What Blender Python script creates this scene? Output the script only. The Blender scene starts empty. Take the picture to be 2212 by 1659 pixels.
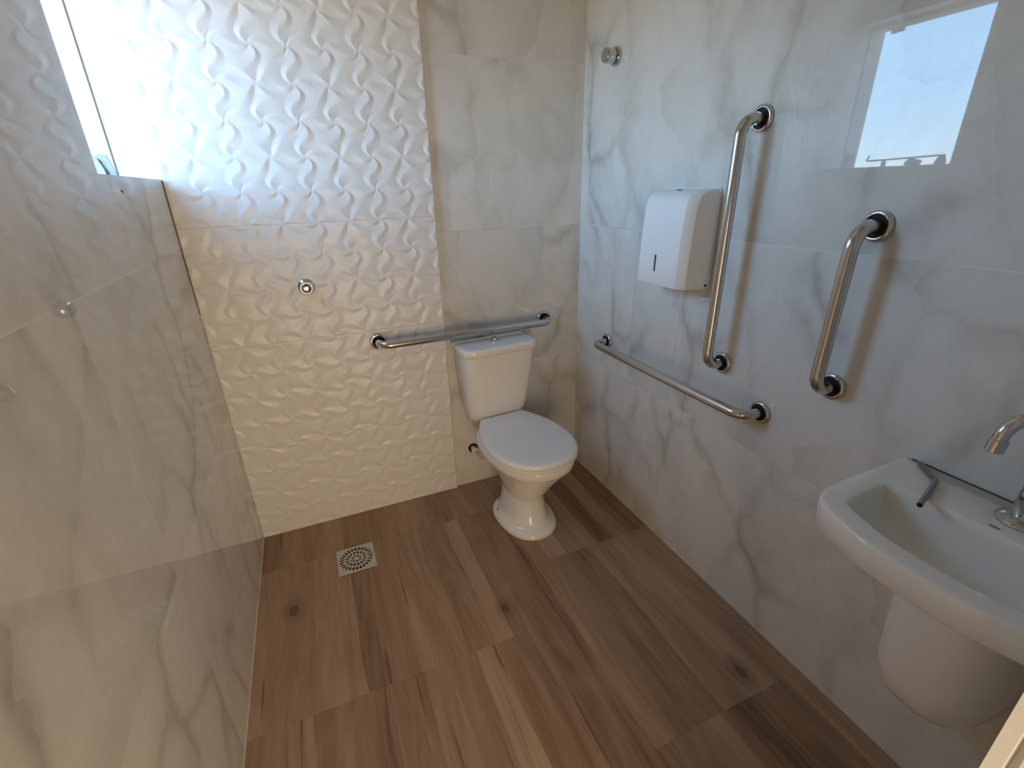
import bpy, bmesh, math, random
import numpy as np
from mathutils import Vector, Matrix

C = bpy.context.scene.collection
SC = bpy.context.scene
random.seed(7)
PI = math.pi

# ------------------------------------------------------------------ camera
cam = bpy.data.cameras.new('camera'); co = bpy.data.objects.new('camera', cam); C.objects.link(co)
co.location = (0.394667, -1.995233, 1.425)
co.rotation_euler = (1.1734950, 0.0242069, -0.4034773)
cam.sensor_width = 36.0; cam.lens = 1017.42 / 2212 * 36.0
cam.clip_start = 0.01; cam.clip_end = 300
SC.camera = co

# ------------------------------------------------------------------ world (clear sky near dusk, pale at the horizon)
SKY = 17.5
w = bpy.data.worlds.new('sky'); SC.world = w; w.use_nodes = True
wt = w.node_tree; wt.nodes.clear()
tc = wt.nodes.new('ShaderNodeTexCoord'); sx = wt.nodes.new('ShaderNodeSeparateXYZ')
wt.links.new(tc.outputs['Generated'], sx.inputs[0])
mp = wt.nodes.new('ShaderNodeMath'); mp.operation = 'MULTIPLY_ADD'; mp.inputs[1].default_value = 0.5; mp.inputs[2].default_value = 0.5
wt.links.new(sx.outputs['Z'], mp.inputs[0])
cr = wt.nodes.new('ShaderNodeValToRGB'); wt.links.new(mp.outputs[0], cr.inputs[0])
e = cr.color_ramp.elements
e[0].position = 0.0; e[0].color = (0.16, 0.14, 0.12, 1)
e[1].position = 1.0; e[1].color = (0.07, 0.15, 0.34, 1)
for p_, c_ in ((0.492, (0.20, 0.18, 0.16)), (0.500, (0.80, 0.92, 1.00)), (0.515, (0.58, 0.86, 1.10)), (0.56, (0.40, 0.76, 1.18)), (0.66, (0.31, 0.65, 1.12)), (0.75, (0.18, 0.36, 0.62))):
    n = cr.color_ramp.elements.new(p_); n.color = c_ + (1,)
bg = wt.nodes.new('ShaderNodeBackground'); bg.inputs['Strength'].default_value = SKY
wt.links.new(cr.outputs[0], bg.inputs['Color'])
wo = wt.nodes.new('ShaderNodeOutputWorld'); wt.links.new(bg.outputs[0], wo.inputs[0])

# ------------------------------------------------------------------ lights
def area(name, loc, target, sx_, sy_, power, color, portal=False):
    l = bpy.data.lights.new(name, 'AREA'); l.shape = 'RECTANGLE'; l.size = sx_; l.size_y = sy_
    l.energy = power; l.color = color
    if portal: l.cycles.is_portal = True
    o = bpy.data.objects.new(name, l); C.objects.link(o); o.location = loc
    o.rotation_euler = (Vector(target) - Vector(loc)).to_track_quat('-Z', 'Y').to_euler()
    return o
area('window_portal', (-0.10, -0.2925, 1.80), (1.0, -0.2925, 1.80), 0.585, 0.65, 1, (1, 1, 1), True)
# warm daylight that comes in low through the open doorway behind the camera
area('doorway_daylight', (0.46, -2.75, 0.62), (0.50, 0.0, 0.60), 0.85, 1.15, 23.5, (1.0, 0.76, 0.50))

SC.view_settings.view_transform = 'Standard'
try: SC.view_settings.look = 'None'
except Exception: pass
SC.view_settings.exposure = 0.0
SC.view_settings.gamma = 1.0
SC.view_settings.use_curve_mapping = False
SC.cycles.max_bounces = 14; SC.cycles.diffuse_bounces = 8; SC.cycles.glossy_bounces = 6
SC.cycles.caustics_reflective = False; SC.cycles.caustics_refractive = False

# ------------------------------------------------------------------ node helpers
class NT:
    def __init__(s, name):
        s.m = bpy.data.materials.new(name); s.m.use_nodes = True; s.t = s.m.node_tree
        s.b = s.t.nodes['Principled BSDF']
    def L(s, a, b): s.t.links.new(a, b)
    def put(s, sock, v):
        if isinstance(v, bpy.types.NodeSocket): s.L(v, sock)
        else: sock.default_value = v
    def math(s, op, a, b=0.0, c=0.0, clamp=False):
        n = s.t.nodes.new('ShaderNodeMath'); n.operation = op; n.use_clamp = clamp
        s.put(n.inputs[0], a); s.put(n.inputs[1], b); s.put(n.inputs[2], c); return n.outputs[0]
    def pos(s):
        n = s.t.nodes.new('ShaderNodeNewGeometry'); x = s.t.nodes.new('ShaderNodeSeparateXYZ')
        s.L(n.outputs['Position'], x.inputs[0]); return x.outputs
    def vec(s, x, y, z=0.0):
        n = s.t.nodes.new('ShaderNodeCombineXYZ')
        for i, v in enumerate((x, y, z)): s.put(n.inputs[i], v)
        return n.outputs[0]
    def vm(s, op, a, b):
        n = s.t.nodes.new('ShaderNodeVectorMath'); n.operation = op
        s.put(n.inputs[0], a); s.put(n.inputs[1], b); return n.outputs['Value'] if op in ('DOT_PRODUCT', 'LENGTH') else n.outputs[0]
    def noise(s, v, scale, detail=3, rough=0.5, dist=0.0, color=False):
        n = s.t.nodes.new('ShaderNodeTexNoise'); s.put(n.inputs['Vector'], v)
        n.inputs['Scale'].default_value = scale; n.inputs['Detail'].default_value = detail
        n.inputs['Roughness'].default_value = rough; n.inputs['Distortion'].default_value = dist
        return n.outputs['Color'] if color else n.outputs[0]
    def voro(s, v, scale, feature='F1'):
        n = s.t.nodes.new('ShaderNodeTexVoronoi'); n.feature = feature; s.put(n.inputs['Vector'], v)
        n.inputs['Scale'].default_value = scale; return n.outputs
    def white(s, v):
        n = s.t.nodes.new('ShaderNodeTexWhiteNoise'); n.noise_dimensions = '3D'; s.put(n.inputs['Vector'], v); return n.outputs
    def ramp(s, f, stops, interp='LINEAR'):
        n = s.t.nodes.new('ShaderNodeValToRGB'); s.put(n.inputs[0], f); r = n.color_ramp; r.interpolation = interp
        while len(r.elements) > 1: r.elements.remove(r.elements[-1])
        r.elements[0].position = stops[0][0]; r.elements[0].color = col4(stops[0][1])
        for p, c in stops[1:]: r.elements.new(p).color = col4(c)
        return n.outputs[0]
    def mix(s, f, a, b, mode='MIX'):
        n = s.t.nodes.new('ShaderNodeMix'); n.data_type = 'RGBA'; n.blend_type = mode
        s.put(n.inputs[0], f); s.put(n.inputs[6], a); s.put(n.inputs[7], b); return n.outputs[2]
    def sstep(s, x, a, b):
        n = s.t.nodes.new('ShaderNodeMapRange'); n.interpolation_type = 'SMOOTHSTEP'
        s.put(n.inputs[0], x); n.inputs[1].default_value = a; n.inputs[2].default_value = b; return n.outputs[0]
    def line(s, x, at, hw):                    # 1 inside |x-at|<hw, soft edge
        d = s.math('ABSOLUTE', s.math('SUBTRACT', x, at))
        return s.sstep(d, hw * 1.4, hw * 0.5)
    def between(s, x, a, b):
        return s.math('MULTIPLY', s.math('GREATER_THAN', x, a), s.math('LESS_THAN', x, b))
    def bump(s, h, strength, dist):
        n = s.t.nodes.new('ShaderNodeBump'); n.inputs['Strength'].default_value = strength; n.inputs['Distance'].default_value = dist
        s.L(h, n.inputs['Height']); s.L(n.outputs[0], s.b.inputs['Normal'])
    def fin(s, color, rough, metal=0.0, ior=1.45):
        s.put(s.b.inputs['Base Color'], color if isinstance(color, bpy.types.NodeSocket) else col4(color))
        s.put(s.b.inputs['Roughness'], rough); s.b.inputs['Metallic'].default_value = metal; s.b.inputs['IOR'].default_value = ior
        return s.m
def col4(c): return (c[0], c[1], c[2], 1) if len(c) == 3 else tuple(c)

def marble(name, axis, seams_v, seed, rows=(1, 2)):
    """polished onyx-look porcelain; axis = world axis that runs along the wall; seams_v = (u, zmin, zmax)"""
    t = NT(name); P = t.pos(); u = P[axis]; z = P[2]; H = 0.628
    row = 0.0
    for k in rows: row = t.math('ADD', row, t.math('GREATER_THAN', z, H * k))
    colid = 0.0
    for (su, a, b) in seams_v:
        g = t.math('MULTIPLY', t.math('GREATER_THAN', u, su), t.between(z, a, b)); colid = t.math('ADD', colid, g)
    idv = t.vec(row, colid, float(seed)); wn = t.white(idv)
    off = t.math('MULTIPLY', wn[0], 7.0)
    v = t.vec(t.math('ADD', u, off), t.math('ADD', t.math('MULTIPLY', z, 0.72), off), float(seed) * 1.7)
    nz = t.vm('SUBTRACT', t.noise(v, 3.2, 4, 0.55, color=True), (0.5, 0.5, 0.5))
    sc = t.t.nodes.new('ShaderNodeVectorMath'); sc.operation = 'SCALE'; t.L(nz, sc.inputs[0]); sc.inputs['Scale'].default_value = 0.28
    vd = t.vm('ADD', v, sc.outputs[0])
    n = t.t.nodes.new('ShaderNodeTexVoronoi'); n.feature = 'F1'; n.voronoi_dimensions = '2D'
    t.L(vd, n.inputs['Vector']); n.inputs['Scale'].default_value = 4.2
    diff = t.vm('SUBTRACT', vd, n.outputs['Position'])
    grad = t.math('MULTIPLY', t.vm('DOT_PRODUCT', diff, (3.6, -1.6, 0)), 1.0)
    n2 = t.t.nodes.new('ShaderNodeTexVoronoi'); n2.feature = 'DISTANCE_TO_EDGE'; n2.voronoi_dimensions = '2D'
    t.L(vd, n2.inputs['Vector']); n2.inputs['Scale'].default_value = 4.2
    edge = t.sstep(n2.outputs[0], 0.19, 0.0)
    edge = t.math('POWER', edge, 1.4)
    mask = t.sstep(t.noise(v, 2.6, 2), 0.38, 0.66)
    n3 = t.t.nodes.new('ShaderNodeTexVoronoi'); n3.feature = 'DISTANCE_TO_EDGE'; n3.voronoi_dimensions = '2D'
    t.L(vd, n3.inputs['Vector']); n3.inputs['Scale'].default_value = 11.0
    fine = t.math('MULTIPLY', t.sstep(n3.outputs[0], 0.14, 0.0), t.sstep(t.noise(v, 4.3, 2), 0.52, 0.70))
    dk = t.math('ADD', t.math('MULTIPLY', t.math('MULTIPLY', edge, mask), 0.42), t.math('MULTIPLY', t.sstep(grad, 0.0, 0.85), 0.26))
    dk = t.math('ADD', dk, t.math('MULTIPLY', fine, 0.08))
    dk = t.math('ADD', dk, t.math('MULTIPLY', t.sstep(t.noise(v, 5.0, 6, 0.6), 0.40, 0.75), 0.34))
    c = t.ramp(dk, [(0.0, (0.70, 0.685, 0.64)), (0.35, (0.60, 0.582, 0.535)), (0.7, (0.46, 0.442, 0.395)), (1.0, (0.33, 0.31, 0.27))])
    tone = t.math('ADD', t.math('MULTIPLY', wn[0], 0.10), 0.93)
    mc = t.t.nodes.new('ShaderNodeVectorMath'); mc.operation = 'SCALE'; t.L(c, mc.inputs[0]); t.L(tone, mc.inputs['Scale'])
    c = mc.outputs[0]
    s = 0.0
    for k in rows:
        s = t.math('MAXIMUM', s, t.line(z, H * k, 0.0012))
    for (su, a, b) in seams_v:
        s = t.math('MAXIMUM', s, t.math('MULTIPLY', t.line(u, su, 0.0013), t.between(z, a, b)))
    sn = t.sstep(t.noise(t.vec(u, z, 3.0), 3.0, 1), 0.35, 0.6)
    gc = t.mix(sn, (0.42, 0.40, 0.36, 1), (0.80, 0.76, 0.70, 1))
    c = t.mix(t.math('MULTIPLY', s, 0.8), c, gc)
    t.b.inputs['Specular IOR Level'].default_value = 0.5
    return t.fin(c, 0.018, 0.0, 1.44)

M = {}
M['marble_left'] = marble('onyx_tile_left', 1, [(-0.943, 0.0, 1.256)], 3)
M['marble_back'] = marble('onyx_tile_back', 0, [(1.520, 1.884, 9.0)], 11, (1, 2, 3))
M['marble_right'] = marble('onyx_tile_right', 1, [(-0.695, 0.0, 1.256), (-0.425, 0.628, 1.256)], 21)
M['marble_near'] = marble('onyx_tile_near', 0, [], 31)

def simple(name, col, rough, metal=0.0, ior=1.45, bump=None):
    t = NT(name)
    if bump:
        P = t.t.nodes.new('ShaderNodeTexCoord').outputs['Object']
        nz = t.noise(P, bump[0], 4, 0.6)
        t.bump(nz, bump[1], bump[2])
        c = t.ramp(nz, [(0.3, tuple(v * 0.96 for v in col)), (0.7, tuple(min(1, v * 1.03) for v in col))])
        return t.fin(c, rough, metal, ior)
    return t.fin(col, rough, metal, ior)

# white relief tile: grout lines every 0.4395 m
t = NT('white_relief_tile'); P = t.pos()
nz = t.noise(t.vec(P[0], P[1], P[2]), 60, 3)
c = t.ramp(nz, [(0.3, (0.68, 0.665, 0.64)), (0.7, (0.72, 0.705, 0.68))])
s = 0.0
for k in (1, 2, 3, 5): s = t.math('MAXIMUM', s, t.line(P[2], 0.4395 * k, 0.0009))
c = t.mix(t.math('MULTIPLY', s, 0.55), c, (0.36, 0.34, 0.31, 1))
M['relief'] = t.fin(c, 0.32, 0, 1.42)

M['plaster'] = simple('white_painted_plaster', (0.84, 0.85, 0.84), 0.6, bump=(40, 0.15, 0.002))
M['raw_mortar'] = simple('raw_grey_mortar', (0.38, 0.36, 0.33), 0.9, bump=(60, 0.6, 0.004))
M['mortar_pale'] = simple('pale_patched_plaster', (0.42, 0.42, 0.40), 0.8, bump=(50, 0.4, 0.003))
M['gap'] = simple('dark_joint', (0.05, 0.04, 0.035), 0.9)
M['ceil'] = simple('ceiling_paint', (0.80, 0.77, 0.72), 0.8)
M['hall'] = simple('light_block_paint', (0.45, 0.40, 0.34), 0.8)
M['ceramic'] = simple('white_glazed_ceramic', (0.78, 0.755, 0.71), 0.10, 0, 1.5)
M['seat_plastic'] = simple('white_seat_plastic', (0.78, 0.78, 0.77), 0.25, 0, 1.46)
M['abs'] = simple('white_dispenser_plastic', (0.80, 0.80, 0.79), 0.38, 0, 1.46, bump=(300, 0.05, 0.0005))
M['black'] = simple('black_plastic', (0.012, 0.012, 0.012), 0.5)
M['chrome'] = simple('polished_chrome', (0.60, 0.60, 0.61), 0.06, 1.0)
M['darkhole'] = simple('dark_recess', (0.015, 0.013, 0.012), 0.8)
M['hose'] = simple('braided_hose', (0.50, 0.45, 0.38), 0.4, 0.2)
M['fitting'] = simple('cream_plastic_fitting', (0.72, 0.66, 0.55), 0.4)
M['drainpl'] = simple('grey_white_drain_plastic', (0.56, 0.53, 0.48), 0.45)
M['doorpaint'] = simple('cream_door_frame_paint', (0.76, 0.755, 0.72), 0.45)
M['grout'] = simple('cream_grout', (0.62, 0.56, 0.47), 0.8)
M['mark'] = simple('grey_printed_mark', (0.22, 0.22, 0.23), 0.4)
# brushed stainless tube
t = NT('brushed_stainless_steel')
nn = t.noise(t.t.nodes.new('ShaderNodeTexCoord').outputs['Object'], 220, 2)
t.bump(nn, 0.04, 0.0004)
M['steel'] = t.fin((0.58, 0.565, 0.545), 0.20, 1.0)
M['steel_dull'] = simple('grey_tube_metal', (0.30, 0.30, 0.31), 0.3, 1.0)

# wood-look floor tiles
def floor_mat():
    t = NT('wood_look_porcelain'); P = t.pos(); x, y = P[0], P[1]
    reg = t.math('ADD', t.math('GREATER_THAN', x, 0.825), t.math('GREATER_THAN', x, 1.035))
    r0 = t.math('ADD', t.math('GREATER_THAN', y, -0.24), t.math('GREATER_THAN', y, -0.92))
    r1 = t.math('GREATER_THAN', y, -0.235)
    r2 = t.math('ADD', t.math('GREATER_THAN', y, -0.65), t.math('GREATER_THAN', y, -1.40))
    isA = t.math('LESS_THAN', x, 0.825); isC = t.math('GREATER_THAN', x, 1.035)
    isB = t.math('SUBTRACT', t.math('SUBTRACT', 1.0, isA), isC)
    row = t.math('ADD', t.math('ADD', t.math('MULTIPLY', r0, isA), t.math('MULTIPLY', r1, isB)), t.math('MULTIPLY', r2, isC))
    wn = t.white(t.vec(reg, row, 4.0))
    bx = t.math('MULTIPLY', wn[0], 13.0)
    # strips printed in each tile
    n = t.t.nodes.new('ShaderNodeTexVoronoi'); n.voronoi_dimensions = '1D'; n.feature = 'F1'
    wob = t.math('MULTIPLY', t.math('SUBTRACT', t.noise(t.vec(t.math('MULTIPLY', x, 3.0), t.math('MULTIPLY', y, 1.2), bx), 1.5, 1), 0.5), 0.05)
    t.L(t.math('ADD', t.math('ADD', x, bx), wob), n.inputs['W']); n.inputs['Scale'].default_value = 12.0
    st = t.t.nodes.new('ShaderNodeSeparateColor'); t.L(n.outputs['Color'], st.inputs[0])
    tone = st.outputs[0]
    gv = t.vec(t.math('ADD', t.math('MULTIPLY', x, 14.0), t.math('MULTIPLY', tone, 9.0)), t.math('MULTIPLY', y, 1.1), bx)
    g1 = t.noise(gv, 1.0, 5, 0.6, 1.2)
    g2 = t.noise(t.vec(t.math('MULTIPLY', x, 90.0), t.math('MULTIPLY', y, 3.0), bx), 1.0, 3, 0.6)
    # cathedral grain
    wv = t.math('SINE', t.math('MULTIPLY', t.noise(t.vec(t.math('MULTIPLY', x, 7.0), t.math('MULTIPLY', y, 0.9), t.math('ADD', bx, tone)), 1.0, 2, 0.45, 0.6), 70.0))
    f = t.math('ADD', t.math('MULTIPLY', t.math('SUBTRACT', tone, 0.5), 0.50), t.math('MULTIPLY', t.math('SUBTRACT', g1, 0.5), 0.95))
    f = t.math('ADD', f, t.math('MULTIPLY', t.math('SUBTRACT', g2, 0.5), 0.28))
    f = t.math('ADD', f, t.math('MULTIPLY', wv, 0.055))
    f = t.math('ADD', f, 0.5)
    c = t.ramp(f, [(0.05, (0.165, 0.090, 0.050)), (0.35, (0.275, 0.172, 0.106)), (0.62, (0.355, 0.235, 0.153)), (0.95, (0.45, 0.315, 0.22))])
    # hairline dark streaks
    hs = t.sstep(t.noise(t.vec(t.math('MULTIPLY', x, 38.0), t.math('MULTIPLY', y, 1.3), t.math('ADD', bx, 5.0)), 1.0, 2, 0.4, 0.5), 0.66, 0.74)
    c = t.mix(t.math('MULTIPLY', hs, 0.6), c, (0.10, 0.045, 0.02, 1))
    # knots
    for (kx, ky, r) in ((0.125, -0.49, 0.019), (0.838, -0.80, 0.016), (1.425, -1.33, 0.018)):
        d = t.vm('LENGTH', t.vec(t.math('SUBTRACT', x, kx), t.math('MULTIPLY', t.math('SUBTRACT', y, ky), 0.62), 0.0), (0, 0, 0))
        k = t.sstep(t.math('ADD', d, t.math('MULTIPLY', g2, 0.006)), r * 1.35, r * 0.8)
        ring = t.math('MULTIPLY', t.sstep(d, r * 2.8, r), 0.35)
        c = t.mix(t.math('MAXIMUM', t.math('MULTIPLY', k, 0.7), ring), c, (0.085, 0.036, 0.016, 1))
    s = t.math('MULTIPLY', t.math('MAXIMUM', t.line(y, -0.24, 0.0009), t.line(y, -0.92, 0.0009)), isA)
    s = t.math('MAXIMUM', s, t.math('MULTIPLY', t.line(y, -0.235, 0.0009), isB))
    s = t.math('MAXIMUM', s, t.math('MULTIPLY', t.math('MAXIMUM', t.line(y, -0.65, 0.0009), t.line(y, -1.40, 0.0009)), isC))
    s = t.math('MAXIMUM', s, t.math('MAXIMUM', t.line(x, 0.825, 0.0009), t.line(x, 1.035, 0.0009)))
    s = t.math('MAXIMUM', s, t.math('MULTIPLY', t.line(x, 0.403, 0.0009), t.math('LESS_THAN', y, -0.92)))
    c = t.mix(t.math('MULTIPLY', s, 0.6), c, t.mix(t.sstep(g1, 0.4, 0.6), (0.08, 0.04, 0.02, 1), (0.42, 0.32, 0.23, 1)))
    t.bump(g2, 0.05, 0.001)
    return t.fin(c, t.math('ADD', t.math('MULTIPLY', g2, 0.12), 0.34), 0, 1.4)
M['floor'] = floor_mat()

# ------------------------------------------------------------------ mesh helpers
def obj(name, bm, mat, parent=None, smooth=True, angle=40):
    me = bpy.data.meshes.new(name)
    if smooth:
        for f in bm.faces: f.smooth = True
        for e in bm.edges:
            if len(e.link_faces) == 2 and e.calc_face_angle(0) > math.radians(angle): e.smooth = False
    bm.to_mesh(me); bm.free()
    o = bpy.data.objects.new(name, me); C.objects.link(o)
    if mat: me.materials.append(M[mat] if isinstance(mat, str) else mat)
    if parent: o.parent = parent
    return o
def thing(name, label, cat, loc=(0, 0, 0), rotz=0.0, group=None):
    o = bpy.data.objects.new(name, None); C.objects.link(o); o.empty_display_size = 0.05
    o.location = loc; o.rotation_euler = (0, 0, rotz); o['label'] = label; o['category'] = cat
    if group: o['group'] = group
    return o
def tag(o, label, cat, group=None, kind=None):
    o['label'] = label; o['category'] = cat
    if group: o['group'] = group
    if kind: o['kind'] = kind
    return o
def struct(o, label=None, cat=None):
    o['kind'] = 'structure'
    if label: o['label'] = label
    if cat: o['category'] = cat
    return o
def box(bm, x0, x1, y0, y1, z0, z1):
    v = [bm.verts.new((x, y, z)) for x in (x0, x1) for y in (y0, y1) for z in (z0, z1)]
    for q in ((0, 1, 3, 2), (4, 6, 7, 5), (0, 4, 5, 1), (2, 3, 7, 6), (0, 2, 6, 4), (1, 5, 7, 3)):
        bm.faces.new([v[i] for i in q])
    return v
def loft(bm, rings, cap0=True, cap1=True, closed=True):
    R = [[bm.verts.new(p) for p in r] for r in rings]
    n = len(R[0])
    for a, b in zip(R[:-1], R[1:]):
        for i in range(n if closed else n - 1):
            j = (i + 1) % n
            bm.faces.new((a[i], a[j], b[j], b[i]))
    if cap0: bm.faces.new(list(reversed(R[0])))
    if cap1: bm.faces.new(R[-1])
    return R
def tube(bm, pts, r, n=20, cap=True, radii=None):
    pts = [Vector(p) for p in pts]; rings = []
    t = (pts[1] - pts[0]).normalized()
    up = Vector((0, 0, 1)) if abs(t.z) < 0.9 else Vector((1, 0, 0))
    a = t.cross(up).normalized()
    for i, p in enumerate(pts):
        if i == 0: d = pts[1] - pts[0]
        elif i == len(pts) - 1: d = pts[-1] - pts[-2]
        else: d = (pts[i + 1] - pts[i]).normalized() + (pts[i] - pts[i - 1]).normalized()
        d.normalize(); a = (a - d * a.dot(d)).normalized(); b = d.cross(a)
        rr = radii[i] if radii else r
        rings.append([p + (a * math.cos(2 * PI * k / n) + b * math.sin(2 * PI * k / n)) * rr for k in range(n)])
    return loft(bm, rings, cap, cap)
def lathe(bm, prof, origin, axis, n=40, cap0=True, cap1=True):
    """prof: list of (radius, along)"""
    ax = Vector(axis).normalized(); up = Vector((0, 0, 1)) if abs(ax.z) < 0.9 else Vector((1, 0, 0))
    a = ax.cross(up).normalized(); b = ax.cross(a); o = Vector(origin)
    rings = [[o + ax * h + (a * math.cos(2 * PI * k / n) + b * math.sin(2 * PI * k / n)) * r for k in range(n)] for r, h in prof]
    return loft(bm, rings, cap0, cap1)
def normals(bm): bmesh.ops.recalc_face_normals(bm, faces=bm.faces[:])
def arc_path(corners, rad, seg=10):
    """polyline with rounded corners"""
    P = [Vector(c) for c in corners]; out = [P[0]]
    for i in range(1, len(P) - 1):
        a = (P[i - 1] - P[i]).normalized(); b = (P[i + 1] - P[i]).normalized()
        ang = a.angle(b); d = rad / math.tan(ang / 2); s = P[i] + a * d; e_ = P[i] + b * d
        cen = P[i] + (a + b).normalized() * (rad / math.sin(ang / 2))
        va, vb = s - cen, e_ - cen; th = va.angle(vb)
        for k in range(seg + 1):
            f = k / seg
            out.append(cen + (va * math.sin((1 - f) * th) + vb * math.sin(f * th)) / math.sin(th))
    out.append(P[-1]); return out
def sup(a, b, e, n, cx=0, cy=0, z=0, bf=None):
    """super-ellipse ring in xy; bf = radius on the -y side"""
    r = []
    for k in range(n):
        th = 2 * PI * k / n; c, s = math.cos(th), math.sin(th)
        x = a * math.copysign(abs(c) ** (2 / e), c); yy = math.copysign(abs(s) ** (2 / e), s)
        r.append((cx + x, cy + yy * (b if yy > 0 or bf is None else bf), z))
    return r

W = 1.595; YB = 0.014; YN = -1.93; ZC = 2.70; TH = 0.20
WZ0, WZ1, WY = 1.473, 2.135, -0.585

# ------------------------------------------------------------------ room shell
bm = bmesh.new(); box(bm, -0.02, W + 0.02, -2.15, 0.05, -0.10, 0.0)
floor = struct(obj('floor', bm, 'floor', smooth=False), 'brown wood-look porcelain floor tiles', 'floor')
bm = bmesh.new(); box(bm, -TH, W + 0.15, -2.12, 0.15, ZC, ZC + 0.1)
struct(obj('ceiling', bm, 'ceil', smooth=False), 'plain ceiling over the washroom', 'ceiling')
bm = bmesh.new(); box(bm, -TH - 0.05, W + 0.15, YB, 0.20, -0.10, ZC)
struct(obj('wall_back', bm, 'marble_back', smooth=False), 'back wall of grey onyx-look tiles behind the toilet', 'wall')
bm = bmesh.new(); box(bm, W, W + 0.15, -2.12, YB, -0.10, ZC)
struct(obj('wall_right', bm, 'marble_right', smooth=False), 'right wall of polished grey onyx-look tiles with grab bars', 'wall')
# left wall around the window opening
bm = bmesh.new()
box(bm, -TH, 0.0, -2.12, WY, -0.10, ZC)
box(bm, -TH, 0.0, WY, YB, -0.10, WZ0)
box(bm, -TH, 0.0, WY, YB, WZ1, ZC)
wl = struct(obj('wall_left', bm, 'marble_left', smooth=False), 'left wall of polished grey onyx-look tiles below the window', 'wall')
bm = bmesh.new()      # dark open joint in the corner under the window
pts = [(0.0, WZ0 - 0.004), (0.0, 1.10)]
v = [bm.verts.new(p) for p in ((0.0003, -0.0045, WZ0 - 0.003), (0.0003, 0.0, WZ0 - 0.003), (0.0003, 0.0, 1.02), (0.0003, -0.0008, 1.02), (0.0003, -0.003, 1.30))]
bm.faces.new(v)
r_ = bmesh.ops.extrude_face_region(bm, geom=bm.faces[:])
for q in r_['geom']:
    if isinstance(q, bmesh.types.BMVert): q.co.x += 0.0012
normals(bm)
gap = obj('joint_gap', bm, 'gap', wl, smooth=False); gap['label'] = 'dark open joint in the corner under the window'
bm = bmesh.new(); vs = box(bm, 0.0, 0.0012, -0.458, -0.447, 1.437, 1.4405)
for q in vs:
    if q.co.y > -0.45: q.co.z -= 0.004
ch = obj('chip_mark', bm, 'gap', wl, smooth=False); ch['label'] = 'tiny dark chip in the tile under the window'
# near wall with the doorway (camera stands in it)
DX0, DX1, DZ = 0.03, 0.815, 2.12
bm = bmesh.new()
box(bm, -0.0, DX0 - 0.012, YN - 0.16, YN, -0.10, ZC)
box(bm, DX1 + 0.012, W, YN - 0.16, YN, -0.10, ZC)
box(bm, DX0 - 0.012, DX1 + 0.012, YN - 0.16, YN, DZ + 0.012, ZC)
struct(obj('wall_near', bm, 'marble_near', smooth=False), 'near wall with the doorway', 'wall')
# door frame: jambs with a stop rebate
bm = bmesh.new()
def jamb(s):
    xo = DX1 if s > 0 else DX0
    prof = [(0.0, 0.002), (0.0, -0.0075), (0.007, -0.0085), (0.007, -0.0125), (0.0, -0.0140), (0.0, -0.162), (0.0115, -0.162), (0.0115, 0.002)]
    rings = [[(xo + s * a, YN + b, z) for a, b in prof] for z in (0.0, DZ)]
    loft(bm, rings)
jamb(1); jamb(-1); box(bm, DX0, DX1, YN - 0.162, YN + 0.002, DZ, DZ + 0.0115); normals(bm)
df = obj('door_frame', bm, 'doorpaint', smooth=False)
df.name = 'door_1'; struct(df, 'cream painted door frame at the right edge of the photo', 'door frame')

# unseen hall box added behind the doorway to keep blue sky light out
bm = bmesh.new()
box(bm, -1.2, -1.1, -3.6, YN - 0.19, -0.1, 2.8); box(bm, 2.4, 2.5, -3.6, YN - 0.19, -0.1, 2.8)
box(bm, -1.2, 2.5, -3.7, -3.6, -0.1, 2.8); box(bm, -1.2, 2.5, -3.7, YN - 0.19, 2.8, 2.9)
box(bm, -1.1, -TH, YN - 0.23, YN - 0.192, 0, 2.8); box(bm, W + 0.15, 2.4, YN - 0.23, YN - 0.192, 0, 2.8)
struct(obj('wall_light_block', bm, 'hall', smooth=False), 'unseen hallway walls added outside the doorway to keep blue sky light out', 'wall')
bm = bmesh.new(); box(bm, -1.1, 2.4, -3.6, -2.155, -0.1, -0.002)
struct(obj('floor_light_block', bm, 'hall', smooth=False), 'unseen hallway floor added to close the light-blocking box outside the doorway', 'floor')

# baseboard-less joints: thin cream grout line where walls meet the floor
bm = bmesh.new(); box(bm, W - 0.003, W, -1.93, YB, 0.0, 0.003)
struct(obj('trim_1', bm, 'grout', smooth=False), 'thin cream grout line along the foot of the right wall', 'grout line')
bm = bmesh.new(); box(bm, 0.0, 0.0025, -1.93, -0.003, 0.0, 0.0025)
struct(obj('trim_2', bm, 'grout', smooth=False), 'thin grout line along the foot of the left wall', 'grout line')

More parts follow.
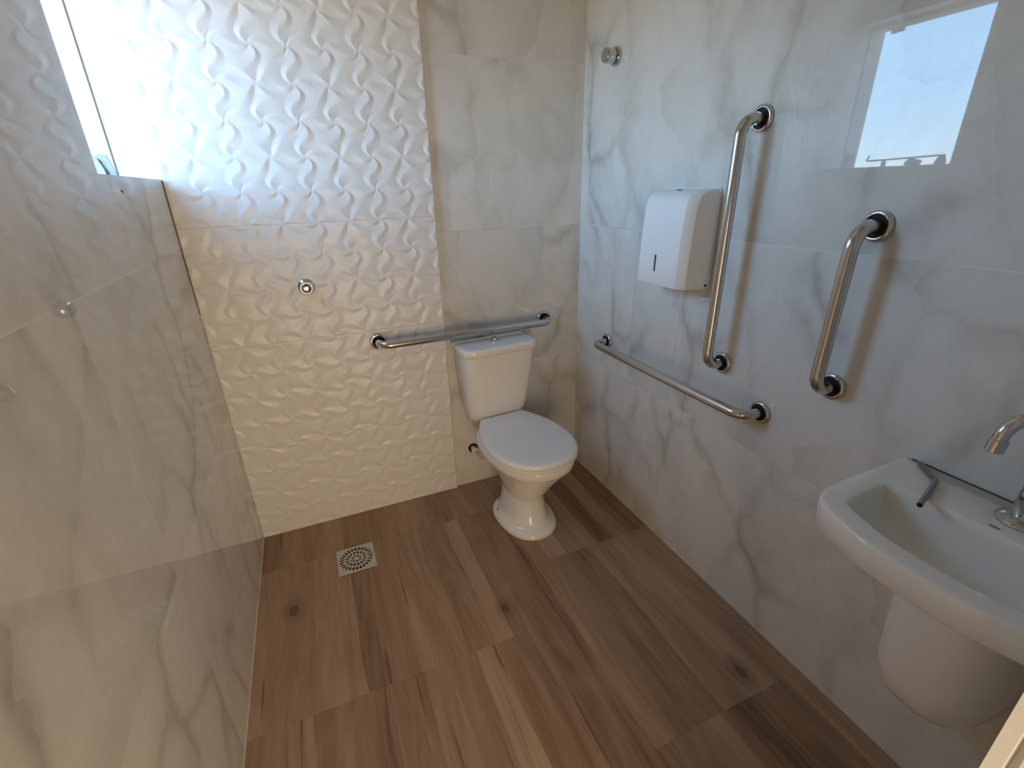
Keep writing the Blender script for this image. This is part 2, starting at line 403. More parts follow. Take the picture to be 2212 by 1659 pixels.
# ------------------------------------------------------------------ relief tile panel
def relief_panel():
    X0, X1, Z0, Z1 = 0.0, 0.905, 0.0, ZC
    nx, nz = 380, int(380 * (Z1 - Z0) / (X1 - X0) * 0.94)
    xs = np.linspace(X0, X1, nx); zs = np.linspace(Z0, Z1, nz)
    X, Z = np.meshgrid(xs, zs)
    px, pz = 0.1143, 0.109875
    # lattice: stars at (0.680, 1.753) with crossings half way between
    u = (X - 0.680) / px; v = (Z - 1.7580) / pz
    # slight vertical s-wave of the print
    u = u + 0.07 * np.sin(2 * np.pi * v)
    iu = np.floor(u); iv = np.floor(v); H = np.zeros_like(u)
    def tri(a, k=0.30):               # asymmetric periodic ridge, period 1, range -1..1
        a = a - np.floor(a)
        return np.where(a < k, 1 - 2 * a / k, -1 + 2 * (a - k) / (1 - k))
    for du in (0, 1):
        for dv in (0, 1):
            cu, cv = iu + du, iv + dv
            a, b = u - cu, v - cv
            wa = np.cos(np.pi * a / 2) ** 2; wb = np.cos(np.pi * b / 2) ** 2
            wa = wa * wa * (3 - 2 * wa); wb = wb * wb * (3 - 2 * wb); wgt = wa * wb
            r = np.sqrt(a * a + b * b) + 1e-6; th = np.arctan2(b, a)
            star = (np.mod(cu + cv, 2) == 0)
            kind2 = (np.mod(cv, 2) == 0)
            hs = tri((4 * th) / (2 * np.pi) + 0.95 * r + 0.55) * np.minimum(r / 0.24, 1)
            # crossing of creases running down-right or up-right
            ang = np.where(kind2, -0.95, 0.95)
            ca = a * np.cos(ang) + b * np.sin(ang); cb = -a * np.sin(ang) + b * np.cos(ang)
            thc = np.arctan2(cb, ca)
            hc = tri((4 * thc) / (2 * np.pi) - 0.55 * r * np.where(kind2, 1, -1) + 0.2) * np.minimum(r / 0.26, 1)
            dbl = np.exp(-((cb + 0.045) / 0.035) ** 2) - 0.8 * np.exp(-(cb / 0.03) ** 2) + np.exp(-((cb - 0.045) / 0.035) ** 2)
            hc = hc + 0.22 * dbl * np.exp(-(ca / 0.42) ** 2)
            H += wgt * np.where(star, hs, hc)
    amp = 0.0043
    D = amp * (0.5 + 0.5 * H)
    ed = np.minimum(np.minimum(X - X0, X1 - X) / 0.004, 1)
    D = D * np.clip(ed, 0, 1)
    m = np.abs(Z / 0.4395 - np.round(Z / 0.4395)) * 0.4395
    D = np.where(np.abs(Z - 1.758) < 0.1, D, D * np.clip(0.45 + m / 0.006, 0, 1))
    Y = -D
    co = np.stack([X, Y, Z], -1).reshape(-1, 3)
    idx = np.arange(nx * nz).reshape(nz, nx)
    q = np.stack([idx[:-1, :-1], idx[:-1, 1:], idx[1:, 1:], idx[1:, :-1]], -1).reshape(-1, 4)
    # sides
    base = len(co)
    rim = np.concatenate([idx[0, :], idx[1:, -1], idx[-1, -2::-1], idx[-2:0:-1, 0]])
    bco = co[rim].copy(); bco[:, 1] = YB - 0.0005
    nb = len(rim); bi = base + np.arange(nb)
    side = np.stack([rim, np.roll(rim, -1), np.roll(bi, -1), bi], -1)[:, ::-1]
    co = np.concatenate([co, bco]); q = np.concatenate([q, side])
    me = bpy.data.meshes.new('trim_3')
    me.vertices.add(len(co)); me.vertices.foreach_set('co', co.ravel())
    me.loops.add(q.size); me.loops.foreach_set('vertex_index', q.ravel())
    me.polygons.add(len(q)); me.polygons.foreach_set('loop_start', np.arange(0, q.size, 4)); me.polygons.foreach_set('loop_total', np.full(len(q), 4))
    sm = np.ones(len(q), bool); sm[-nb:] = False
    me.polygons.foreach_set('use_smooth', sm)
    me.update(calc_edges=True); me.validate(); me.materials.append(M['relief'])
    o = bpy.data.objects.new('trim_3', me); C.objects.link(o)
    struct(o, 'white sculpted relief tile panel with leaf-like waves on the back wall', 'tile panel')
relief_panel()

# ------------------------------------------------------------------ window opening: plastered reveal + raw outer frame
bm = bmesh.new()
box(bm, -0.109, 0.0, 0.0, YB - 0.0005, WZ0, WZ1)                       # smooth white reveal strip continuing the back wall
struct(obj('trim_4', bm, 'plaster', smooth=False), 'smooth white reveal strip beside the window opening', 'window reveal')
bm = bmesh.new()
box(bm, -TH, -0.114, -0.004, YB - 0.0005, WZ0 + 0.0, WZ1 + 0.02)
box(bm, -TH, -0.114, WY, WY + 0.004, WZ0, WZ1)
box(bm, -TH, -0.114, WY + 0.004, -0.004, WZ1 - 0.012, WZ1)
win = struct(obj('window_1', bm, 'plaster', smooth=False), 'open window with bare white outer frame, no pane', 'window')
# grey groove between the two
bm = bmesh.new(); box(bm, -0.114, -0.109, 0.004, YB - 0.0005, WZ0, WZ1); obj('frame_groove', bm, 'raw_mortar', win, smooth=False)
# broken plaster at the foot of the frame
def lump(name, cx, cy, z0, rx, ry, rz, seed, mat='raw_mortar', parent=None):
    bm = bmesh.new(); bmesh.ops.create_icosphere(bm, subdivisions=3, radius=1.0)
    rnd = random.Random(seed); ph = [rnd.uniform(0, 6.28) for _ in range(6)]
    for v in bm.verts:
        p = v.co; k = 1 + 0.13 * math.sin(3.1 * p.x + ph[0]) + 0.12 * math.sin(4.3 * p.y + ph[1]) + 0.10 * math.sin(5.2 * p.z + ph[2] + 2 * p.x)
        e_ = 1.0 if p.z > -0.2 else 1.0
        v.co = Vector((cx + rx * p.x * k, cy + ry * p.y * k, z0 + max(0.0, rz * (p.z * k + 0.55) / 1.55)))
    return obj(name, bm, mat, parent, angle=70)
for nm, mt, dp, prof in (
        ('plaster_patch', 'mortar_pale', 0.010, [(-0.198, 1.474), (-0.134, 1.474), (-0.134, 1.494), (-0.139, 1.515), (-0.150, 1.533), (-0.158, 1.540), (-0.168, 1.546), (-0.198, 1.549)]),
        ('mortar_patch', 'raw_mortar', 0.007, [(-0.134, 1.474), (-0.1135, 1.474), (-0.116, 1.500), (-0.126, 1.545), (-0.140, 1.551), (-0.154, 1.543), (-0.142, 1.516)]),
        ('crack', 'gap', 0.0112, [(-0.1375, 1.474), (-0.1315, 1.474), (-0.1335, 1.497), (-0.146, 1.531), (-0.150, 1.535), (-0.1405, 1.505)])):
    bm = bmesh.new()
    loft(bm, [[(a, -0.0045, z) for a, z in prof], [(a, -dp, z) for a, z in prof]]); normals(bm)
    obj(nm, bm, mt, win, smooth=False)

# debris on the sill, seen mirrored in the right wall
l1 = lump('mortar_lump', -0.165, -0.196, WZ0, 0.012, 0.010, 0.030, 1)
tag(l1, 'smallest mortar lump on the window sill, under the bent wire, mirrored in the right wall', 'mortar lump')
l2 = lump('mortar_lump', -0.165, -0.338, WZ0, 0.014, 0.036, 0.037, 2)
tag(l2, 'widest mortar lump on the window sill, under the bent wire, mirrored in the right wall', 'mortar lump')
l3 = lump('mortar_lump', -0.165, -0.462, WZ0, 0.014, 0.021, 0.041, 3)
tag(l3, 'tallest mortar lump on the window sill, farthest right in the wall mirror image', 'mortar lump')
bm = bmesh.new()
tube(bm, arc_path([(-0.165, -0.113, 1.533), (-0.165, -0.101, 1.507), (-0.165, -0.200, 1.508), (-0.165, -0.340, 1.5125), (-0.165, -0.455, 1.516)], 0.006, 3), 0.0042, 8)
tube(bm, [(-0.165, -0.445, 1.515), (-0.165, -0.460, 1.532)], 0.0012, 6)
tag(obj('bent_wire', bm, 'raw_mortar'), 'thin bent wire lying across the mortar lumps on the window sill', 'wire')
lump('hanging_mortar', -0.165, -0.10, WZ1 - 0.034, 0.012, 0.032, 0.03, 5, 'plaster', win)

# ------------------------------------------------------------------ grab bars
def grab_bar(label, a, b, nrm, off, group='stainless steel grab bars'):
    """a, b: flange centres on the wall; nrm: out of the wall"""
    a, b, nrm = Vector(a), Vector(b), Vector(nrm)
    t_ = thing('grab_bar', label, 'grab bar', tuple(a), group=group)
    bm = bmesh.new()
    pth = arc_path([a + nrm * 0.003, a + nrm * off, b + nrm * off, b + nrm * 0.003], 0.045, 14)
    tube(bm, [p - a for p in pth], 0.0160, 28); normals(bm); obj('bar_tube', bm, 'steel', t_, angle=60)
    for c in (a, b):
        bm = bmesh.new()
        lathe(bm, [(0.0345, 0.0), (0.0350, 0.0015), (0.0345, 0.0055), (0.0325, 0.0085), (0.0285, 0.0098), (0.0262, 0.0090), (0.0252, 0.0050), (0.0165, 0.0042), (0.0158, 0.0042)], c - a + nrm * 0.0003, nrm, 48, True, True)
        normals(bm); fl = obj('flange', bm, 'chrome', t_, angle=50)
        bm = bmesh.new()
        lathe(bm, [(0.0250, 0.0048), (0.0250, 0.0060), (0.0165, 0.0060), (0.0165, 0.0048)], c - a + nrm * 0.0003, nrm, 40, True, True)
        normals(bm); rc = obj('flange_recess', bm, 'darkhole', fl, angle=50); rc['label'] = 'dark gap between flange and tube'
    return t_
NB, NR = (0, -1, 0), (-1, 0, 0)
grab_bar('horizontal steel grab bar above the toilet tank on the back wall', (0.611, -0.0045, 0.831), (1.403, YB, 0.829), NB, 0.075)
grab_bar('long vertical steel grab bar beside the paper towel dispenser', (W, -0.925, 1.578), (W, -0.920, 0.873), NR, 0.072)
grab_bar('short vertical steel grab bar above the sink', (W, -1.288, 1.322), (W, -1.280, 0.925), NR, 0.072)
grab_bar('horizontal steel grab bar low on the right wall', (W, -0.258, 0.760), (W, -1.091, 0.766), NR, 0.075)

# ------------------------------------------------------------------ valve knobs
t_ = thing('shower_valve', 'small chrome push valve on the white relief tiles left of the toilet', 'valve', (0.372, -0.003, 1.087))
bm = bmesh.new(); lathe(bm, [(0.030, 0.0), (0.0305, 0.002), (0.028, 0.006), (0.0235, 0.009), (0.0225, 0.010)], (0, 0, 0), NB, 44); normals(bm); obj('wall_plate', bm, 'chrome', t_)
bm = bmesh.new(); lathe(bm, [(0.0222, 0.0085), (0.0230, 0.020), (0.0215, 0.034), (0.0205, 0.038)], (0, 0, 0), NB, 44); normals(bm); obj('knob_body', bm, 'chrome', t_)
bm = bmesh.new(); lathe(bm, [(0.0195, 0.0375), (0.0193, 0.0395), (0.0165, 0.0415), (0.004, 0.0428)], (0, 0, 0), NB, 44); normals(bm); obj('push_button', bm, 'chrome', t_)
t_ = thing('stop_valve', 'chrome stop valve knob high on the right wall near the corner', 'valve', (W, -0.214, 1.866))
bm = bmesh.new(); lathe(bm, [(0.031, 0.0), (0.032, 0.002), (0.0315, 0.009), (0.0285, 0.013), (0.025, 0.013)], (0, 0, 0), NR, 44); normals(bm); obj('wall_plate', bm, 'chrome', t_)
bm = bmesh.new(); lathe(bm, [(0.019, 0.012), (0.019, 0.018), (0.0245, 0.019), (0.0252, 0.022), (0.0252, 0.050), (0.0235, 0.053), (0.005, 0.0535)], (0, 0, 0), NR, 44); normals(bm); obj('knob', bm, 'chrome', t_)

# ------------------------------------------------------------------ paper towel dispenser
def dispenser():
    y0, y1, z0, z1 = -0.822, -0.567, 1.102, 1.405
    t_ = thing('paper_towel_dispenser', 'white plastic paper towel dispenser on the right wall', 'dispenser', (W, (y0 + y1) / 2, z0))
    cy = 0.0; hw = (y1 - y0) / 2; Hh = z1 - z0
    # vertical levels: (z, depth, half width at wall, half width at front)
    lv = []
    for z, d, sh in ((0.0, 0.118, 0.0), (0.006, 0.121, 0.0), (0.08, 0.120, 0.0), (0.16, 0.116, 0.0), (0.235, 0.110, 0.0), (0.262, 0.106, 0.0), (0.280, 0.098, 0.001), (0.291, 0.084, 0.003), (0.298, 0.060, 0.007), (0.302, 0.028, 0.013)):
        lv.append((z, d, hw - sh, hw - sh - 0.008))
    rings = []
    for z, d, wb, wf in lv:
        r = [(-0.004, -wb), (-0.012, -wb)]
        rc = min(0.024, d * 0.4)
        r += [(-(d - rc - 0.003), -wf - 0.0008), (-(d - rc), -wf), (-(d - rc) - 0.003, -wf + 0.0015), (-d + 0.002, -(wf - rc) - 0.003), (-d, -(wf - rc)), (-d, -(wf - rc) + 0.004)]
        m_ = [(x, -y) for x, y in reversed(r)]
        rings.append([(x, y, z) for x, y in r + m_])
    bm = bmesh.new(); loft(bm, rings); normals(bm)
    body = obj('cover', bm, 'abs', t_, angle=30)
    bm = bmesh.new()
    rb = [(0.0, -hw + 0.002), (-0.006, -hw + 0.002), (-0.006, hw - 0.002), (0.0, hw - 0.002)]
    loft(bm, [[(x, y, z) for x, y in rb] for z in (0.002, 0.296)]); 
    loft(bm, [[(x, y * (1 if z < 0.297 else 0.96), z) for x, y in rb] for z in (0.2961, 0.304)]); normals(bm)
    bp = obj('back_plate', bm, 'abs', t_, smooth=False)
    bm = bmesh.new(); box(bm, -0.1225, -0.1165, -0.0035, 0.0005, 0.045, 0.099)
    for v in bm.verts: v.co.y += 0.012 - (v.co.z - 0.045) * 0.0
    s = obj('sight_slot', bm, 'black', t_, smooth=False); s['label'] = 'black vertical sight slot'
    bm = bmesh.new(); lathe(bm, [(0.0042, 0.0), (0.0042, 0.003), (0.003, 0.0035)], (-0.022, -hw + 0.002, 0.009), (0, -1, 0), 20); normals(bm)
    s = obj('lock_pin', bm, 'black', t_); s['label'] = 'small black lock pin'
    bm = bmesh.new(); box(bm, -0.060, -0.054, -0.008, 0.008, 0.2965, 0.3005)
    s = obj('key_slot', bm, 'black', t_, smooth=False); s['label'] = 'black key slot in the top'
dispenser()

# ------------------------------------------------------------------ toilet
TX = 1.098
def toilet():
    t_ = thing('toilet', 'white close-coupled toilet with lid closed, below the back grab bar', 'toilet', (TX, 0.0, 0.0), math.radians(4.0))
    N = 56
    # pedestal + bowl: (z, cy, half width, rear radius, front radius, exponent)
    L = [(0.000, -0.330, 0.128, 0.150, 0.198, 2.3), (0.010, -0.330, 0.130, 0.152, 0.200, 2.3), (0.020, -0.330, 0.127, 0.150, 0.196, 2.3),
         (0.027, -0.330, 0.118, 0.144, 0.185, 2.3), (0.032, -0.332, 0.102, 0.140, 0.166, 2.2), (0.050, -0.334, 0.094, 0.138, 0.148, 2.2),
         (0.085, -0.338, 0.087, 0.136, 0.130, 2.2), (0.120, -0.342, 0.082, 0.138, 0.118, 2.2), (0.150, -0.346, 0.079, 0.142, 0.112, 2.2),
         (0.162, -0.348, 0.079, 0.146, 0.114, 2.2), (0.170, -0.348, 0.083, 0.150, 0.122, 2.2), (0.200, -0.350, 0.093, 0.160, 0.142, 2.2), (0.250, -0.352, 0.112, 0.178, 0.176, 2.2),
         (0.300, -0.354, 0.134, 0.205, 0.212, 2.25), (0.335, -0.356, 0.152, 0.240, 0.238, 2.3), (0.352, -0.356, 0.160, 0.258, 0.247, 2.3),
         (0.356, -0.356, 0.172, 0.262, 0.258, 2.3), (0.362, -0.356, 0.178, 0.266, 0.264, 2.3), (0.392, -0.356, 0.181, 0.268, 0.267, 2.3), (0.398, -0.356, 0.178, 0.266, 0.264, 2.3), (0.401, -0.356, 0.160, 0.255, 0.245, 2.3)]
    rings = [sup(a, rb, e_, N, 0, cy, z, rf) for z, cy, a, rb, rf, e_ in L]
    bm = bmesh.new(); loft(bm, rings); normals(bm)
    bowl = obj('bowl', bm, 'ceramic', t_, angle=60)
    # foot bolts
    for sx_ in (-1, 1):
        bm = bmesh.new(); lathe(bm, [(0.0105, 0), (0.0105, 0.003), (0.0075, 0.004), (0.0075, 0.011), (0.005, 0.014), (0.001, 0.015)], (sx_ * 0.099, -0.285, 0.028), (0, 0, 1), 18); normals(bm)
        b = obj('foot_bolt', bm, 'chrome', bowl); b['label'] = 'chrome foot bolt'
    # tank
    lv = [(0.412, 0.125, 0.085), (0.418, 0.132, 0.092), (0.430, 0.137, 0.097), (0.470, 0.146, 0.108), (0.55, 0.154, 0.122), (0.65, 0.162, 0.137), (0.745, 0.168, 0.150), (0.752, 0.168, 0.150)]
    rings = []
    def tankring(z, a, d, yb=-0.014, rc=0.045):
        r = [(-a + 0.008, yb), (a - 0.008, yb), (a, yb - 0.008)]
        for k in range(9):
            th = k / 8 * PI / 2; r.append((a - rc + rc * math.cos(th), yb - (d - rc) - rc * math.sin(th)))
        for k in range(9):
            th = PI / 2 + k / 8 * PI / 2; r.append((-a + rc + rc * math.cos(th), yb - (d - rc) - rc * math.sin(th)))
        r.append((-a, yb - 0.008)); return [(x, y, z) for x, y in r]
    for z, a, d in lv: rings.append(tankring(z, a, d + 0.02))
    bm = bmesh.new(); loft(bm, rings); normals(bm)
    tank = obj('tank', bm, 'ceramic', t_, angle=60)
    rings = [tankring(0.7535, 0.172, 0.172, rc=0.05), tankring(0.757, 0.178, 0.180, rc=0.055), tankring(0.762, 0.1795, 0.182, rc=0.056), tankring(0.776, 0.1795, 0.182, rc=0.056), tankring(0.7835, 0.1785, 0.181, rc=0.055), tankring(0.7865, 0.176, 0.178, rc=0.054), tankring(0.788, 0.172, 0.173, yb=-0.017, rc=0.052), tankring(0.7885, 0.150, 0.150, yb=-0.03, rc=0.05)]
    bm = bmesh.new(); loft(bm, rings); normals(bm)
    lid = obj('tank_lid', bm, 'ceramic', t_, angle=50)
    bm = bmesh.new(); lathe(bm, [(0.0155, 0.0), (0.0155, 0.002), (0.0135, 0.004), (0.0115, 0.0045), (0.0112, 0.014), (0.0098, 0.017), (0.003, 0.0175)], (0.0, -0.094, 0.788), (0, 0, 1), 32); normals(bm)
    b = obj('flush_button', bm, 'chrome', lid); b['label'] = 'chrome flush button'
    # seat and lid: egg outline, straight back edge
    half = [(0.0, -0.135), (0.060, -0.1345), (0.100, -0.133), (0.1085, -0.137), (0.130, -0.176), (0.156, -0.235), (0.176, -0.300), (0.1845, -0.365), (0.184, -0.430), (0.173, -0.495), (0.148, -0.553), (0.109, -0.596), (0.058, -0.621), (0.0, -0.628)]
    ctl = half + [(-x, y) for x, y in reversed(half[1:-1])]
    P = [Vector((x, y, 0)) for x, y in ctl]; base = []
    for i in range(len(P)):
        p0, p1, p2, p3 = P[i - 1], P[i], P[(i + 1) % len(P)], P[(i + 2) % len(P)]
        for k in range(4):
            q = k / 4
            base.append(0.5 * ((2 * p1) + (p2 - p0) * q + (2 * p0 - 5 * p1 + 4 * p2 - p3) * q * q + (3 * p1 - p0 - 3 * p2 + p3) * q ** 3))
    def outline(s, z):
        cen = Vector((0, -0.375, 0)); r = []
        for p in base:
            d = p - cen; L_ = d.length; r.append((cen.x + d.x * (L_ - s) / L_, cen.y + d.y * (L_ - s) / L_, z))
        return list(reversed(r))
    bm = bmesh.new(); loft(bm, [outline(0.006, 0.402), outline(0.002, 0.404), outline(0.001, 0.414), outline(0.005, 0.417)]); normals(bm)
    seat = obj('seat', bm, 'seat_plastic', t_, angle=50)
    bm = bmesh.new(); loft(bm, [outline(0.004, 0.418), outline(0.0, 0.420), outline(-0.001, 0.427), outline(0.001, 0.433), outline(0.006, 0.4375), outline(0.014, 0.440), outline(0.030, 0.4415), outline(0.08, 0.4425), outline(0.12, 0.4428)]); normals(bm)
    obj('seat_lid', bm, 'seat_plastic', t_, angle=50)
    inv = Matrix.Rotation(-math.radians(4.0), 4, 'Z') @ Matrix.Translation((-TX, 0, 0))
    def hose(name, corners, rad, r_, mat):
        bm = bmesh.new(); tube(bm, [inv @ p for p in arc_path(corners, rad, 7)], r_, 14); normals(bm)
        return obj(name, bm, mat, t_)
    hose('inlet_hose', [(1.004, -0.034, 0.203), (1.008, -0.061, 0.193), (1.034, -0.066, 0.168), (1.054, -0.046, 0.223), (1.034, -0.052, 0.320)], 0.014, 0.0055, 'hose')
    hose('fill_hose', [(0.978, -0.062, 0.4105), (0.978, -0.062, 0.366), (1.030, -0.064, 0.352)], 0.028, 0.0058, 'fitting')
toilet()
# water connection: wall inlet with hose looping to the tank underside
t_ = thing('water_inlet', 'cream water inlet fitting in the wall behind the toilet', 'water inlet', (1.004, YB, 0.203))
bm = bmesh.new(); lathe(bm, [(0.024, 0.0), (0.025, 0.0015), (0.0245, 0.002)], (0, 0, 0), NB, 32); normals(bm); o = obj('wall_hole_ring', bm, 'black', t_); o['label'] = 'black ring around the inlet'
bm = bmesh.new(); lathe(bm, [(0.0125, 0.002), (0.0125, 0.020), (0.015, 0.021), (0.015, 0.040), (0.010, 0.043)], (0, 0, 0), NB, 24); normals(bm); obj('inlet_fitting', bm, 'fitting', t_)

# ------------------------------------------------------------------ floor drain
def drain():
    cx, cy, h = 0.366, -0.311, 0.0755
    t_ = thing('floor_drain', 'square greyish-white floor drain grate with rings of slots', 'drain', (cx, cy, 0.0))
    rings_ = [(0.010, 0.022, 8, 0.62), (0.028, 0.043, 16, 0.62), (0.049, 0.067, 26, 0.63)]
    zt = 0.0042
    # plate with real slots, built sector by sector on polar rings
    bm = bmesh.new(); seg = 208
    radii = [0.0, 0.006, 0.010, 0.022, 0.028, 0.043, 0.049, 0.067]
    def pt(r, k, z=zt):
        a = 2 * PI * k / seg; return (r * math.cos(a), r * math.sin(a), z)
    rows = [[bm.verts.new(pt(r, k)) for k in range(seg)] for r in radii[1:]]
    c0 = bm.verts.new((0, 0, zt))
    for k in range(seg): bm.faces.new((c0, rows[0][k], rows[0][(k + 1) % seg]))
    def open_(ri, k):
        for (a, b, n_, fr) in rings_:
            if abs(radii[1:][ri] - a) < 1e-6:
                ph = ((k + 0.5) / seg * n_) % 1.0
                return ph < fr
        return False
    for ri in range(len(rows) - 1):
        for k in range(seg):
            if not open_(ri, k):
                bm.faces.new((rows[ri][k], rows[ri + 1][k], rows[ri + 1][(k + 1) % seg], rows[ri][(k + 1) % seg]))
    outer = []
    for k in range(seg):
        a = 2 * PI * k / seg; c_, s_ = math.cos(a), math.sin(a); m = max(abs(c_), abs(s_)); outer.append(bm.verts.new((h * c_ / m, h * s_ / m, zt)))
    for k in range(seg): bm.faces.new((rows[-1][k], outer[k], outer[(k + 1) % seg], rows[-1][(k + 1) % seg]))
    r_ = bmesh.ops.extrude_face_region(bm, geom=bm.faces[:])
    for q in r_['geom']:
        if isinstance(q, bmesh.types.BMVert): q.co.z -= 0.0028
    normals(bm); g = obj('grate', bm, 'drainpl', t_, smooth=False)
    bm = bmesh.new(); lathe(bm, [(0.0735, 0.0002), (0.0735, 0.0011), (0.001, 0.0011)], (0, 0, 0), (0, 0, 1), 48); normals(bm)
    s = obj('drain_well', bm, 'darkhole', t_); s['label'] = 'dark well under the slots'
drain()

# ------------------------------------------------------------------ sink
SY = -1.700
def sink():
    t_ = thing('wall_sink', 'white wall-hung ceramic sink with half pedestal at the right edge', 'sink', (W, SY, 0.0))
    # plan outline of rim (local: x towards room negative, y along wall)
    HW = 0.222
    def outl(ins, z, n=72, D=0.392):
        pts = []
        c = []
        # from wall (near -y side) round the front to wall (+y side)
        ctrl = [(-0.001, HW), (-0.10, HW + 0.001), (-0.20, HW + 0.0), (-0.262, HW - 0.003), (-0.300, HW - 0.012), (-0.328, HW - 0.032), (-0.345, HW - 0.062), (-0.360, HW - 0.105), (-0.372, HW - 0.150), (-0.376, 0.0)]
        full = ctrl + [(x, -y) for x, y in reversed(ctrl[:-1])]
        P = [Vector((x, y, 0)) for x, y in full]
        # resample Catmull-Rom
        out = []
        m = len(P)
        for i in range(m - 1):
            p0, p1, p2, p3 = P[max(i - 1, 0)], P[i], P[i + 1], P[min(i + 2, m - 1)]
            for k in range(4):
                s = k / 4
                out.append(0.5 * ((2 * p1) + (p2 - p0) * s + (2 * p0 - 5 * p1 + 4 * p2 - p3) * s * s + (3 * p1 - p0 - 3 * p2 + p3) * s ** 3))
        out.append(P[-1])
        cen = Vector((-0.17, 0, 0)); res = []
        for i, p in enumerate(out):
            a = out[max(i - 1, 0)]; b = out[min(i + 1, len(out) - 1)]
            tn = (b - a).normalized(); nn = Vector((tn.y, -tn.x, 0))
            if nn.dot(p - cen) < 0: nn = -nn
            q = p - nn * ins
            q.x = min(q.x, -0.001)
            res.append((q.x, q.y, z))
        return res
    def basin(ins, z):
        # rounded-trapezoid basin outline, same vertex count as outl; open side is closed along the deck
        base = outl(0.052 + ins, z)
        xd = -0.138 - ins * 0.6
        res = []
        n_ = len(base)
        for i, p in enumerate(base):
            x, y = p[0], p[1]
            if x > xd:   # clamp to the deck line and pull towards centre
                x = xd
            res.append([x, y, z])
        # spread clamped points along the deck line between corner and middle
        k0 = [i for i, p in enumerate(base) if p[0] > xd and i < n_ / 2]
        k1 = [i for i, p in enumerate(base) if p[0] > xd and i > n_ / 2]
        if k0:
            yc = res[k0[-1] + 1][1]
            for j, i in enumerate(k0):
                f = j / len(k0); a = 0.0 + f
                yy = yc * min(1.0, 0.02 + f * 1.02); d = max(0.0, f - 0.75) / 0.25
                res[i][1] = yy; res[i][0] = xd - 0.020 * d * d
        if k1:
            yc = res[k1[0] - 1][1]
            for j, i in enumerate(reversed(k1)):
                f = j / len(k1)
                yy = yc * min(1.0, 0.02 + f * 1.02); d = max(0.0, f - 0.75) / 0.25
                res[i][1] = yy; res[i][0] = xd - 0.020 * d * d
        return [tuple(p) for p in res]
    Z = 0.824
    def scl(r, s, cx, z):   # shrink ring
        return [(cx + (x - cx) * s, y * s, z) for x, y, _ in r]
    b0 = basin(0.0, Z - 0.004)
    rings = []
    # outside, from bottom up
    und = [(0.60, 0.22, 0.40, 0.0), (0.635, 0.33, 0.47, 0), (0.67, 0.47, 0.60, 0), (0.705, 0.64, 0.76, 0), (0.735, 0.80, 0.89, 0), (0.755, 0.915, 0.955, 0), (0.763, 0.955, 0.975, 0)]
    R0 = outl(0.0, 0)
    for z, sx_, sy_, _ in und:
        rings.append([(min(-0.001, x * sx_), y * sy_, z) for x, y, _q in R0])
    for ins, z in ((0.014, 0.7640), (0.004, 0.7655), (0.001, 0.769), (0.0, 0.80), (0.0, 0.817), (0.0015, 0.8215), (0.005, 0.8237), (0.012, 0.8243), (0.030, 0.8245)):
        rings.append(outl(ins, z))
    rings.append(basin(-0.010, 0.824)); rings.append(basin(-0.004, 0.8225)); rings.append(basin(0.0, 0.819)); rings.append(basin(0.004, 0.808))
    rings.append(basin(0.012, 0.775)); rings.append(basin(0.026, 0.740)); rings.append(scl(basin(0.040, 0), 0.90, -0.22, 0.718)); rings.append(scl(basin(0.05, 0), 0.66, -0.22, 0.706)); rings.append(scl(basin(0.05, 0), 0.25, -0.22, 0.700))
    bm = bmesh.new(); loft(bm, rings); normals(bm)
    sk = obj('basin', bm, 'ceramic', t_, angle=42)
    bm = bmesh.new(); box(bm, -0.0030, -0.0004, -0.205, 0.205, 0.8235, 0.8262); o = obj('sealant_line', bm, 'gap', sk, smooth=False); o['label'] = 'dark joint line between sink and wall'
    bm = bmesh.new(); lathe(bm, [(0.022, 0.0), (0.022, 0.002), (0.017, 0.003), (0.015, 0.001), (0.002, 0.001)], (-0.22, 0, 0.700), (0, 0, 1), 28); normals(bm)
    o = obj('drain_ring', bm, 'chrome', sk); o['label'] = 'chrome drain ring'
    # printed mark on the deck
    bm = bmesh.new(); lathe(bm, [(0.012, 0.0), (0.012, 0.0004), (0.001, 0.0004)], (0, 0, 0), (0, 0, 1), 24); normals(bm)
    for v in bm.verts: v.co = Vector((v.co.x * 0.28 - 0.121, v.co.y * 0.75 + 0.004, v.co.z + 0.8246))
    o = obj('printed_mark', bm, 'mark', sk, smooth=False); o['label'] = 'tiny grey mark printed behind the basin'
    # half pedestal
    pr = []
    for z, hw, d in ((0.352, 0.050, 0.110), (0.355, 0.072, 0.150), (0.364, 0.088, 0.172), (0.386, 0.098, 0.186), (0.44, 0.106, 0.196), (0.52, 0.110, 0.202), (0.62, 0.113, 0.208), (0.69, 0.114, 0.210)):
        r = []
        n_ = 28
        for k in range(n_ + 1):
            th = PI * k / n_; c_, s_ = math.cos(th), math.sin(th)
            r.append((-d * abs(s_) ** (2 / 3.0), hw * math.copysign(abs(c_) ** (2 / 3.0), c_), z))
        r[0] = (-0.0005, r[0][1], z); r[-1] = (-0.0005, r[-1][1], z)
        pr.append(r)
    bm = bmesh.new(); loft(bm, pr); normals(bm)
    obj('half_pedestal', bm, 'ceramic', t_, angle=65)
sink()
# the thin dark line at the wall is the sealant strip built above

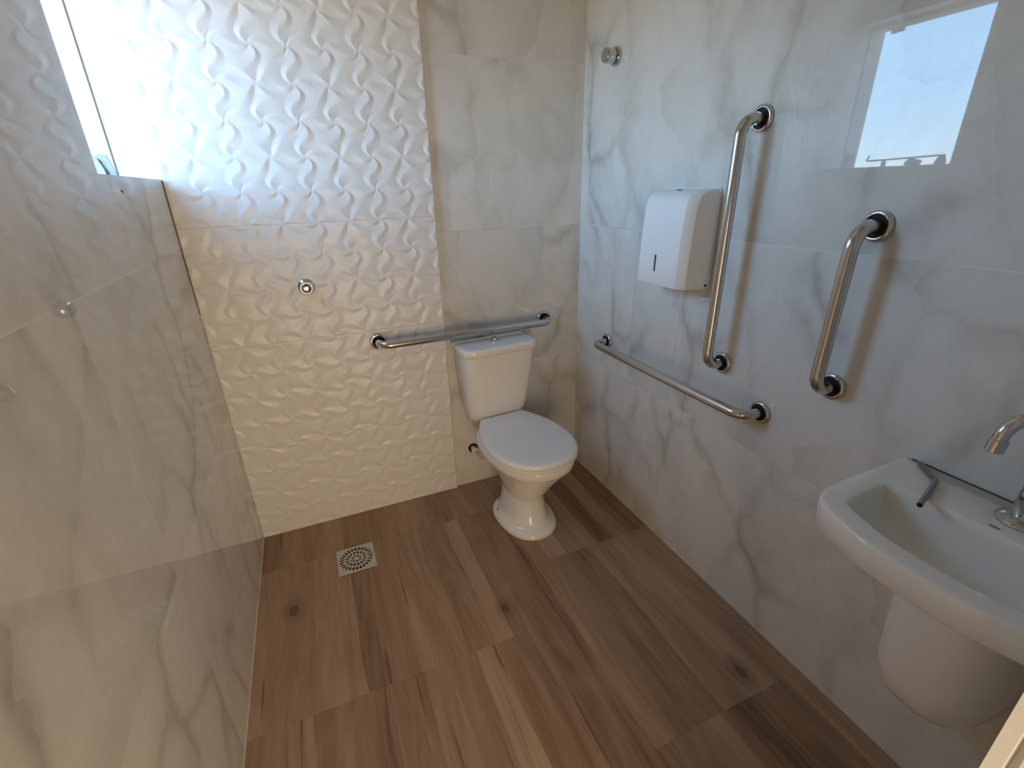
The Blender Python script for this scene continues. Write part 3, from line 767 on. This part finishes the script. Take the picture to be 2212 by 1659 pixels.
# tap
t_ = thing('basin_tap', 'chrome gooseneck tap on the sink deck', 'tap', (1.537, -1.710, 0.8248))
bm = bmesh.new(); lathe(bm, [(0.039, 0.0), (0.0395, 0.002), (0.037, 0.005), (0.026, 0.010), (0.022, 0.011)], (0, 0, 0), (0, 0, 1), 40); normals(bm); obj('tap_base', bm, 'chrome', t_)
bm = bmesh.new(); lathe(bm, [(0.0205, 0.008), (0.0205, 0.020), (0.0200, 0.060), (0.0190, 0.068), (0.0195, 0.072), (0.0185, 0.088), (0.0135, 0.092), (0.0125, 0.093)], (0, 0, 0), (0, 0, 1), 36); normals(bm); obj('tap_body', bm, 'chrome', t_)
bm = bmesh.new(); tube(bm, [(0.0, -0.016, 0.045), (0.0, -0.040, 0.047)], 0.010, 20); tube(bm, [(0.0, -0.036, 0.047), (0.0, -0.085, 0.052)], 0.0045, 14); normals(bm); obj('tap_lever', bm, 'chrome', t_)
bm = bmesh.new()
pts = [(0, 0, 0.090), (0, 0, 0.17)]
Rg = 0.050; tip = (-0.104 + 0.0, 0.0)
for k in range(0, 19):
    a = PI * k / 18; pts.append((-Rg + Rg * math.cos(a), 0.0, 0.17 + Rg * math.sin(a)))
def rotp(p, a): return (p[0] * math.cos(a) - p[1] * math.sin(a), p[0] * math.sin(a) + p[1] * math.cos(a), p[2])
AZ = math.radians(-28)
pts = [rotp(p, AZ) for p in pts]
tube(bm, pts, 0.0115, 22); normals(bm); sp = obj('spout', bm, 'chrome', t_, angle=60)
e1, e0 = Vector(pts[-1]), Vector(pts[-2]); d = (e1 - e0).normalized()
bm = bmesh.new(); lathe(bm, [(0.0125, -0.003), (0.0140, -0.002), (0.0140, 0.019), (0.0130, 0.020), (0.011, 0.017), (0.001, 0.017)], e1, d, 26); normals(bm)
obj('aerator', bm, 'chrome', sp)

# bent tube left on the sink
bm = bmesh.new()
path = arc_path([(1.578, -1.516, 0.8312), (1.533, -1.571, 0.8312), (1.412, -1.606, 0.8312)], 0.018, 8)
rings = []
tube(bm, path, 0.0052, 18, True)
normals(bm)
bt = thing('bent_metal_tube', 'thin bent grey metal tube lying on the rear left of the sink rim', 'metal tube', (1.533, -1.571, 0.826))
for v in bm.verts: v.co -= Vector(bt.location)
obj('tube', bm, 'steel_dull', bt)
ed = (Vector(path[-1]) - Vector(path[-2])).normalized()
bm = bmesh.new(); lathe(bm, [(0.0043, 0.0), (0.0043, 0.0006), (0.0005, 0.0006)], Vector(path[-1]) - Vector(bt.location), ed, 18); normals(bm)
o = obj('open_end', bm, 'darkhole', bt); o['label'] = 'dark open end of the tube'
